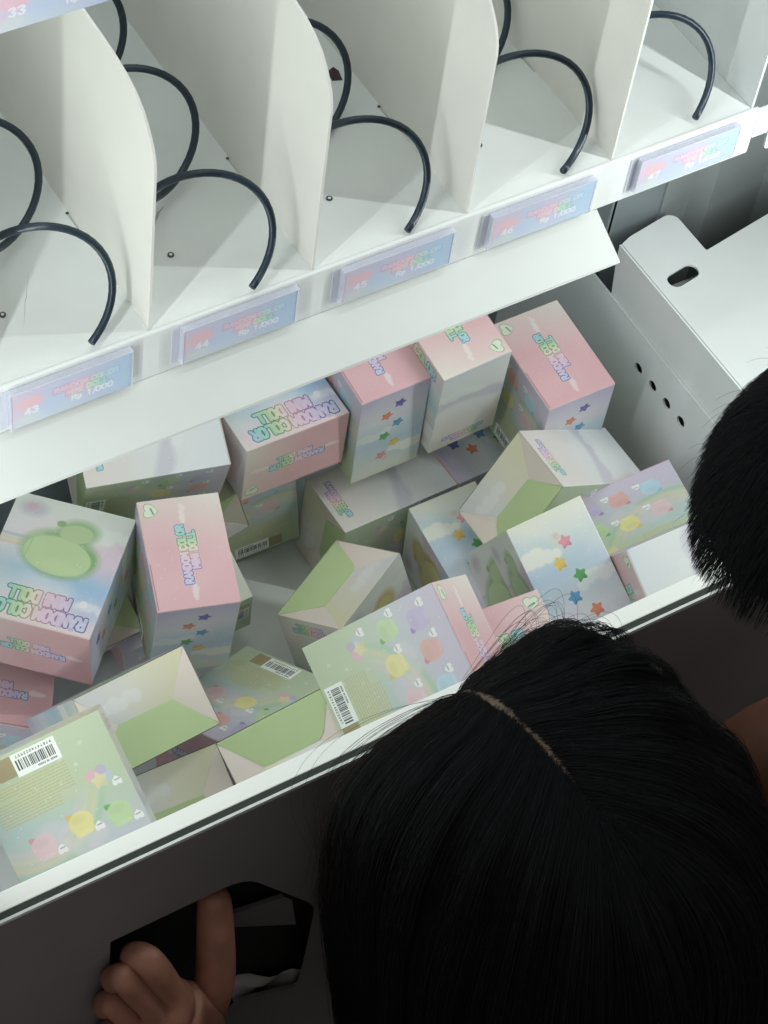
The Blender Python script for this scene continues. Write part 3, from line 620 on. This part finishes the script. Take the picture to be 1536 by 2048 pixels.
def toy_box(pose, label, front='fg'):
    o = bpy.data.objects.new('toy_box', None); C.objects.link(o); o.empty_display_size = .02
    R = rodr(pose[:3]); c = Vector(pose[3:])
    o.matrix_world = Matrix.Translation(c * S) @ R
    tag(o, label, 'toy box', GRP)
    for nm, me in [('box_body', BM[front]), ('lid', LID)] + [('bottom_flap' if i < 4 else 'bottom_liner', f) for i, f in enumerate(FLAPS)] + [('barcode_label', LAB)]:
        p = bpy.data.objects.new(nm, me); C.objects.link(p); p.parent = o
    return o
BOX = {
'P1': ((0.106,-0.129,1.267,50.596,32.621,-315.625), 'upright box with pink top and green heart, left of the bare patch of bin floor'),
'F1': ((-0.758,-1.775,1.769,-27.413,62.777,-307.439), 'box with big green cushion print and large inverted lettering at the left edge'),
'P6': ((-0.418,0.122,-3.639,-92.440,46.966,-404.841), 'box with plain pink top cut by the left edge, just above the green barcode box'),
'G1': ((2.107,-0.286,0.236,-112.613,-134.031,-223.340), 'pale green box with barcode label at its upper left, leaning on the glass'),
'G2': ((0.918,0.299,1.608,120.810,-128.442,-245.136), 'pale green box with barcode label beside the long haired head'),
'E1': ((3.646,0.144,-0.165,-34.670,-45.542,-310.513), 'box with its folded white and green bottom flaps facing up, right of the barcode box'),
'S1': ((-2.062,-2.011,-0.798,12.492,99.991,-392.454), 'half buried box with pale corner and red star, between two pink lids at left'),
'N1': ((2.602,0.292,-2.143,66.405,71.889,-402.040), 'olive green box mostly hidden behind the upright box with the green heart'),
'N2': ((0.333,-2.273,-2.413,96.025,146.598,-370.310), 'small pale corner of a box squeezed below the long cloudy white one'),
'H1': ((-2.112,0.602,-2.189,70.286,125.238,-299.582), 'box lying on its side with cloudy white face, partly under the baffle plate at left'),
'P2': ((0.014,-2.203,2.216,164.161,132.400,-302.246), 'box with large outlined lettering above its pink lid, under the plate'),
'P3': ((0.005,-0.079,1.541,235.617,114.373,-300.415), 'upright box with six coloured stars down its front and a pink top under the plate'),
'P4': ((0.149,0.026,-1.574,288.646,100.732,-281.124), 'upright plain cloudy beige box between the star box and the rightmost pink top'),
'P5': ((0.008,-0.084,1.538,358.350,64.383,-316.606), 'upright box with bright pink top, farthest right against the bin side wall'),
'D1': ((2.734,0.026,1.608,328.638,-2.181,-341.055), 'tilted box with cloudy side and green bottom flap, below the rightmost pink top'),
'C1': ((0.788,-3.037,0.673,171.381,-5.836,-406.081), 'tilted box with folded bottom up, alone right of the bare patch of bin floor'),
'K1': ((1.676,1.441,-1.028,276.516,-67.186,-353.396), 'box showing darker green cushion print, wedged left of the white star box'),
'K2': ((-2.933,-2.345,1.395,263.519,-97.779,-287.319), 'bright white box with coloured stars facing up, touching the front ledge near the heads'),
'K3': ((-0.059,2.222,1.608,347.911,-84.264,-317.901), 'lilac box with round pastel figures, right of the white star box'),
'K4': ((0.354,-1.710,-0.443,330.381,-138.477,-254.876), 'grey banded box at the front ledge beside the short haired head'),
'M1': ((2.191,0.082,-2.257,338.908,88.694,-418.007), 'lilac box face with a purple star at the bottom, below the plain beige box'),
'S2': ((2.274,0.019,2.209,242.823,85.770,-417.797), 'box lying flat in mid bin with small outlined lettering at its left end'),
'Q1': ((1.362,1.170,-1.131,273.094,4.667,-411.857), 'box with blue and cream star face and yellow cushion print on its shaded side'),
'R1': ((0.947,-0.997,-0.758,63.383,-42.001,-399.934), 'shaded grey green box with barcode label and brown patch, right of the folded flaps box'),
'E2': ((3.541,-0.158,0.394,-19.329,-88.582,-367.437), 'cream box bottom half hidden by the bright front ledge, right of the barcode box'),
'E3': ((0.098,2.561,0.546,63.433,-110.916,-320.000), 'box with long green bottom flap along the front ledge, left of the long haired head'),
'N4': ((0.227,0.047,-3.243,149.806,137.201,-397.138), 'shaded box standing on the bare bin floor below the big outlined lettering'),
'K5': ((0.179,-0.156,-0.140,194.475,-120.741,-311.202), 'pink top of a box just above the hair parting'),
'E0': ((2.499,-0.290,0.297,-214,-129.0,-208.0), 'cream sliver of a box in the lower left corner beside the barcode box'),
'T0': ((-0.758,-1.775,1.769,-118.0,96.0,-330.0), 'dull green sliver of a box at the left edge behind the cushion print box'),
}
for k, (pose, lab) in BOX.items(): toy_box(pose, lab, 'fy' if k in ('Q1', 'C1') else 'fg')

# ------------------------------------------------------------------ people
def skin_mesh(name, joints, edges, mt, parent, sub=2):
    me = bpy.data.meshes.new(name); me.from_pydata([[c * S for c in j[:3]] for j in joints], edges, []); me.update()
    me.materials.append(mt); o = bpy.data.objects.new(name, me); C.objects.link(o)
    md = o.modifiers.new('skin', 'SKIN'); md.use_smooth_shade = True; md.branch_smoothing = .4
    for i, j in enumerate(joints):
        v = me.skin_vertices[0].data[i]; r = j[3]; v.radius = (r * S, (j[4] if len(j) > 4 else r) * S); v.use_root = (i == 0)
    s_ = o.modifiers.new('sub', 'SUBSURF'); s_.levels = s_.render_levels = sub
    dg = bpy.context.evaluated_depsgraph_get(); ev = o.evaluated_get(dg); nm = bpy.data.meshes.new_from_object(ev)
    bpy.data.objects.remove(o); nm.name = name
    if not nm.materials: nm.materials.append(mt)
    for p in nm.polygons: p.use_smooth = True
    o = bpy.data.objects.new(name, nm); C.objects.link(o)
    nm.transform(Matrix.Translation(-parent.location)); o.parent = parent
    return o
def hair_curves(name, pts, rad, mt, parent):
    """pts: (n, k, 3) mm"""
    n, k, _ = pts.shape
    hc = bpy.data.hair_curves.new(name); hc.add_curves([k] * n)
    loc = np.array(parent.location)
    hc.position_data.foreach_set('vector', (pts * S - loc).astype(np.float32).ravel())
    r = hc.attributes.get('radius') or hc.attributes.new('radius', 'FLOAT', 'POINT')
    t = np.linspace(0, 1, k); rr = (rad * S * (1 - .55 * t ** 3))[None, :].repeat(n, 0)
    r.data.foreach_set('value', rr.astype(np.float32).ravel())
    hc.materials.append(mt); o = bpy.data.objects.new(name, hc); C.objects.link(o); o.parent = parent; o['kind'] = 'stuff'
    return o
def drape(root, d0, c, A, rad, steps, ds, k_g, off, grav=(0, 0, -1), ramp=0):
    """march strands over an ellipsoid (axes rows of A, radii rad) and let them fall; returns (n, steps, 3)"""
    p = root.copy(); d = d0.copy(); out = [p.copy()]; g = np.broadcast_to(np.array(grav, float), p.shape)
    off0 = off
    for i in range(steps - 1):
        off = off0 * (.15 + .85 * min(1, (i + 1) * ds / ramp)) if ramp else off0
        q = (p - c) @ A.T; nn = (q / rad ** 2); nn = nn @ A; nn /= np.linalg.norm(nn, axis=1, keepdims=True) + 1e-9
        on = (np.linalg.norm(q / (rad + off[:, None]), axis=1) < 1.03)[:, None]
        ng = (nn * g).sum(1)[:, None]; gt = np.where(on & (ng < 0), g - nn * ng, g)
        d = d * (1 - k_g) + gt * k_g
        d = np.where(on, d - nn * np.minimum((d * nn).sum(1), 0)[:, None] * 1.0, d)
        d /= np.linalg.norm(d, axis=1, keepdims=True) + 1e-9
        p = p + d * ds
        q = (p - c) @ A.T; l = np.linalg.norm(q / (rad + off[:, None]), axis=1); ins = l < 1
        q2 = np.where(ins[:, None], q / np.maximum(l, .05)[:, None], q); p = q2 @ A + c
        out.append(p.copy())
    return np.stack(out, 1)

# person with long straight hair, head bent towards the glass
pc = np.array([58.0, -349.0, -71.0]); ta = math.radians(24)
Fv = np.array([0.0, math.cos(ta), -math.sin(ta)]); Uv = np.array([0.0, math.sin(ta), math.cos(ta)]); Rv = np.array([1.0, 0, 0]); ro = math.radians(11); Uv, Rv = Uv * math.cos(ro) - Rv * math.sin(ro), Rv * math.cos(ro) + Uv * math.sin(ro)
A1 = np.stack([Rv, Fv, Uv]); skull = np.array([80.0, 97.0, 104.0])
pers = empty('person', (54, -352, -700), 'person with long straight black hair and a centre parting, reaching into the pick-up opening', 'person')
def hp(x, f, u): return tuple(pc + Rv * x + Fv * f + Uv * u)
# one continuous body: head, neck, trunk, arms; the left hand is modelled below in one surface with its forearm
bm = bmesh.new(); bmesh.ops.create_icosphere(bm, subdivisions=5, radius=1)
for v in bm.verts:
    x, f, u = v.co; n = Vector((x, f, u))
    X, Fq, Uq = x * skull[0], f * skull[1], u * skull[2]
    if u < 0: X *= 1 - .22 * (-u) ** 1.5; Fq *= 1 - .10 * (-u)                       # narrower jaw
    if f > .3:
        Fq += 16 * math.exp(-((x / .16) ** 2 + ((u + .25) / .14) ** 2))              # nose
        for s_ in (-1, 1): Fq -= 7 * math.exp(-(((x - .36 * s_) / .16) ** 2 + ((u - .02) / .10) ** 2))   # eye sockets
        Fq += 5 * math.exp(-((x / .22) ** 2 + ((u + .52) / .07) ** 2))                # lips
    for s_ in (-1, 1): X += s_ * 9 * math.exp(-(((x - s_) / .25) ** 2 + ((f + .05) / .14) ** 2 + ((u + .12) / .22) ** 2))  # ears
    v.co = Vector(hp(X, Fq, Uq)) * S
headm = part('head', bm, M['scalp'], pers, True)
shirt = skin_mesh('shirt', [(60, -500, -420, 120, 90), (58, -440, -280, 100, 80), (56, -405, -200, 62, 62), (-110, -430, -280, 62, 62), (-165, -400, -420, 48, 48), (235, -440, -290, 62, 62), (300, -470, -430, 48, 48), (60, -560, -640, 120, 90), (62, -600, -900, 125, 95)],
   [(0, 1), (1, 2), (1, 3), (3, 4), (1, 5), (5, 6), (0, 7), (7, 8)], M['cloth_black'], pers)
# hair
PX0 = -3.0; PK = math.sqrt(1 - (PX0 / 80.0) ** 2)
def part_pt(a):   # angle from the face direction over the top of the skull, in the middle plane
    return pc + Fv * (math.cos(a) * skull[1]) + Uv * (math.sin(a) * skull[2])
def GV(side):
    g = np.zeros((len(side), 3)); g[:, 0] = np.where(side < 0, .17, -.05); g[:, 2] = -1; return g
def strands(n, seed, off_lo, off_hi, gap):
    r = np.random.RandomState(seed)
    a = r.uniform(0, 1, n); side = np.where(r.rand(n) < .5, -1.0, 1.0)
    ang = np.radians(18 + a * 122); crown = a > .90
    fan = np.where(crown, (a - .90) / .10 * math.pi / 2, 0)
    ang = np.where(crown, math.radians(18 + .90 * 122), ang)
    root = pc + Rv * PX0 + Fv * (np.cos(ang) * skull[1] * PK)[:, None] + Uv * (np.sin(ang) * skull[2] * PK)[:, None]
    tb = (-Fv * np.sin(ang)[:, None] + Uv * np.cos(ang)[:, None])                    # tangent towards the back
    d0 = Rv * (side * np.cos(fan))[:, None] + tb * (np.sin(fan) + .85 * (1 - fan / 1.6) + r.normal(0, .06, n))[:, None]
    d0 /= np.linalg.norm(d0, axis=1, keepdims=True)
    root = root + Rv * (side * gap * (.62 + .38 * np.abs(np.sin(a * 14 + 1.0))) * (1 - .75 * a * a) + r.normal(0, 1.3, n))[:, None]
    off = r.uniform(off_lo, off_hi, n)
    return root, d0, off, a, side, r
SK = 9.0
root, d0, off, a_, side, r_ = strands(26000, 3, SK - 3, SK + 4, 5.2)
off = off + 2.2 * np.sin(a_ * 60 + side * 2) + 2.0 * np.sin(a_ * 131 + side) * (a_ > .1)
pts = drape(root, d0, pc, A1, skull, 44, 9.0, .20, off, grav=GV(side), ramp=75)
tt = np.linspace(0, 1, 44)
# thin at the parting: strands rise from the scalp to their layer
pts += (r_.normal(0, 1, (len(pts), 1, 3)) * (tt[None, :, None] ** 1.2) * 3.0)
pts += (np.sin(tt[None, :, None] * 9 + r_.uniform(0, 6, (len(pts), 1, 1))) * r_.normal(0, .7, (len(pts), 1, 3)))
hair_curves('hair_strands', pts[:, ::1], .10, M['hair'], pers)
# hair body: lofted guides under the strands
def hair_body(side):
    n = 70; a = np.linspace(0, 1, n); crown = a > .90
    ang = np.radians(np.where(crown, 18 + .9 * 122, 18 + a * 122)); fan = np.where(crown, (a - .90) / .10 * math.pi / 2, 0)
    root = pc + Rv * PX0 + Fv * (np.cos(ang) * skull[1] * PK)[:, None] + Uv * (np.sin(ang) * skull[2] * PK)[:, None]
    tb = (-Fv * np.sin(ang)[:, None] + Uv * np.cos(ang)[:, None])
    d0 = Rv * (side * np.cos(fan))[:, None] + tb * (np.sin(fan) + .85 * (1 - fan / 1.6))[:, None]; d0 /= np.linalg.norm(d0, axis=1, keepdims=True)
    root = root + Rv * (side * 3.4 * (1 - fan / 1.6))[:, None]
    g = drape(root, d0, pc, A1, skull, 44, 9.0, .20, np.full(n, SK - 4.5), grav=GV(np.full(n, side)), ramp=75); g[:, :3] = g[:, :3] * .97 + pc * .03
    bm = bmesh.new(); V = [[bm.verts.new([c * S for c in p]) for p in row] for row in g]
    for i in range(n - 1):
        for j in range(43): bm.faces.new((V[i][j], V[i + 1][j], V[i + 1][j + 1], V[i][j + 1]))
    return bm
for sd in (-1, 1):
    o = part('hair', hair_body(sd), M['hair_under'], pers, True)
# flyaway hairs over the front of the head
root, d0, off, a_, side, r_ = strands(300, 8, SK + 2, SK + 5, 2)
k_ = a_ < .45; root, d0, off, a_, side = root[k_], d0[k_], off[k_], a_[k_], side[k_]
pts = drape(root, d0, pc, A1, skull, 26, 8.0, .20, off, ramp=75); nrm = pts - pc; nrm /= np.linalg.norm(nrm, axis=2, keepdims=True)
lift = np.abs(r_.normal(0, 8, (len(pts), 1, 1))) + 1; tt = np.linspace(0, 1, 26)[None, :, None]
pts += nrm * lift * np.sin(np.pi * np.clip(tt * 1.3, 0, 1)) ** 1.2 + Fv * (lift * .6 * tt * np.sin(tt * 3)) + r_.normal(0, 4, (len(pts), 1, 3)) * tt
hair_curves('flyaway_hair', pts, .075, M['hair_brown'], pers)

# left hand and forearm as one skinned surface
J = []; E_ = []
def chain(start, pts):
    last = start
    for p in pts: J.append(p); E_.append((last, len(J) - 1)) if last is not None else None; last = len(J) - 1
    return last
HAND = {'arm': [(-97.1, -263.5, -483.0, 26), (-98.7, -258.1, -395.9, 26), (-96.7, -250.5, -332.7, 30), (-95.8, -242.5, -307.3, 29), (-106.7, -237.5, -292.4, 27)], 'index': [(-102.5, -236.3, -275.5, 13), (-112.9, -229.0, -235.9, 11), (-119.1, -220.1, -238.0, 9.5), (-113.9, -214.8, -265.5, 8)], 'middle': [(-114.9, -237.0, -278.1, 12.5), (-128.9, -229.0, -239.0, 11), (-130.3, -218.5, -266.2, 9.5)], 'ring': [(-122.7, -237.5, -292.5, 12), (-135.5, -228.8, -265.0, 10.5), (-133.5, -216.9, -301.0, 9)], 'little': [(-124.4, -237.8, -321.2, 11), (-135.4, -228.4, -306.1, 9.5), (-132.6, -216.1, -342.9, 8)], 'thumb': [(-77.7, -238.9, -322.9, 15), (-68.5, -231.1, -292.8, 13), (-65.5, -222.1, -263.4, 12), (-61.6, -211.7, -244.7, 11), (-60.9, -208.6, -232.3, 9)]}
arm = chain(None, HAND['arm'])
for nm in ('index', 'middle', 'ring', 'little'): chain(arm, [(*q[:3], q[3] * .9) for q in HAND[nm]])
chain(arm - 1, HAND['thumb'])
skin_mesh('hand', J, E_, M['skin'], pers, 2)

# second person: short black hair, right edge
per2 = empty('person', (300, -420, -700), 'person with short black hair leaning in at the right edge', 'person')
A2 = np.eye(3); F2 = np.array([-0.76, 0.30, -0.58]); F2 /= np.linalg.norm(F2); U2 = np.array([0, 0, 1.0]) - F2 * F2[2] * -1 * -1; U2 /= np.linalg.norm(U2); A2 = np.stack([np.cross(F2, U2), F2, U2]); sk2 = np.array([66.0, 80.0, 83.0])
pc2 = np.array([235.0, -313.0, 86.0])
bm = bmesh.new(); bmesh.ops.create_icosphere(bm, subdivisions=5, radius=1)
for v in bm.verts:
    x, f, u = v.co; X, Fq, Uq = x * sk2[0], f * sk2[1], u * sk2[2]
    if u < 0: X *= 1 - .22 * (-u) ** 1.5; Fq *= 1 - .10 * (-u)
    if f > .3:
        Fq += 15 * math.exp(-((x / .16) ** 2 + ((u + .25) / .14) ** 2))
        for s_ in (-1, 1): Fq -= 6 * math.exp(-(((x - .36 * s_) / .16) ** 2 + ((u - .02) / .10) ** 2))
    for s_ in (-1, 1): X += s_ * 9 * math.exp(-(((x - s_) / .25) ** 2 + ((f + .05) / .14) ** 2 + ((u + .12) / .22) ** 2))
    v.co = Vector(pc2 + A2[0] * X + A2[1] * Fq + A2[2] * Uq) * S
part('head', bm, M['skin_shaded'], per2, True)
skin_mesh('shirt', [(330, -470, -330, 120, 85), (315, -430, -190, 105, 80), (255, -372, -60, 55, 55), (190, -400, -190, 52, 52), (420, -420, -190, 52, 52), (350, -500, -560, 115, 85), (355, -520, -820, 110, 85)],
   [(0, 1), (1, 2), (1, 3), (1, 4), (0, 5), (5, 6)], M['cloth_brown'], per2)
skin_mesh('arm', [(292, -330, -140, 46), (248, -304, -212, 44), (262, -288, -300, 38), (280, -272, -390, 30)], [(0, 1), (1, 2), (2, 3)], M['skin_shaded'], per2)
skin_mesh('sleeve', [(330, -350, -120, 52), (290, -318, -160, 54), (272, -306, -182, 50)], [(0, 1), (1, 2)], M['cloth_pale'], per2)
bm = bmesh.new(); bmesh.ops.create_icosphere(bm, subdivisions=4, radius=1)
for v in bm.verts:
    x, f, u = v.co; rx = sk2 + 6.0
    if u < -.35 or (f > .72 and u < .25): rx = sk2 - 4
    k = 1 + .02 * math.sin(x * 17 + f * 9) * math.cos(u * 15)
    v.co = Vector(pc2 + A2[0] * x * rx[0] * k + A2[1] * f * rx[1] * k + A2[2] * u * rx[2] * k) * S
part('hair', bm, M['hair_under'], per2, True)
n = 26000; r_ = np.random.RandomState(12); q = r_.normal(0, 1, (n * 2, 3)); q /= np.linalg.norm(q, axis=1, keepdims=True)
q = q[(q[:, 2] > -.40) & ~((q[:, 1] > .70) & (q[:, 2] < .3))][:n]
root = (q * (sk2 + 4)) @ A2 + pc2; nn = (q / sk2) @ A2; nn /= np.linalg.norm(nn, axis=1, keepdims=True)
whorl = pc2 + A2[2] * sk2[2] * .85 - A2[1] * sk2[1] * .45; d0 = root - whorl; d0 /= np.linalg.norm(d0, axis=1, keepdims=True)
sw = np.cross(nn, d0); clump = np.sin(q[:, 0] * 11 + q[:, 1] * 7)[:, None] * .35
d0 = d0 + sw * (.35 + clump) + nn * (.0 + .04 * np.cos(q[:, 2] * 13 + q[:, 0] * 9))[:, None] + r_.normal(0, .09, (len(q), 3)); d0 /= np.linalg.norm(d0, axis=1, keepdims=True)
pts = drape(root, d0, pc2, A2, sk2, 10, 2.6, .16, r_.uniform(4.0, 7, len(q)))
hair_curves('hair_strands', pts, .10, M['hair'], per2)
k_ = r_.rand(len(q)) < .006; pts = drape(root[k_], d0[k_] + nn[k_] * .3 + r_.normal(0, .3, (k_.sum(), 3)), pc2, A2, sk2, 9, 2.8, .14, r_.uniform(7, 13, k_.sum()))
hair_curves('flyaway_hair', pts, .06, M['hair_brown'], per2)
# pale slip of paper seen inside the pick-up opening
bm = bmesh.new(); g_ = []
for i in range(9):
    row = []
    for j in range(4):
        t, s_ = i / 8, j / 3; x = -36 + 50 * t; z = -384 - 34 * t - s_ * (30 - 14 * t); y = -205 + 2.5 * math.sin(t * 9 + s_ * 4) + 1.5 * math.cos(s_ * 7 + t * 3)
        row.append(bm.verts.new((x * S, y * S, z * S)))
    g_.append(row)
for i in range(8):
    for j in range(3): bm.faces.new((g_[i][j], g_[i + 1][j], g_[i + 1][j + 1], g_[i][j + 1]))
o = finish('paper_slip', bm, M['paper'], None, None, True)
md = o.modifiers.new('thickness', 'SOLIDIFY'); md.thickness = .0006
tag(o, 'crumpled pale slip of paper inside the dark pick-up opening, right of the hand', 'paper slip')
# floor of the room
bm = bx(-6000, 6000, -6000, 6000, -1204, -1200); fl = finish('floor', bm, mat('dark_floor_tiles', (0.35, 0.33, 0.32), .6, noise=.2, nscale=3)); fl['kind'] = 'structure'
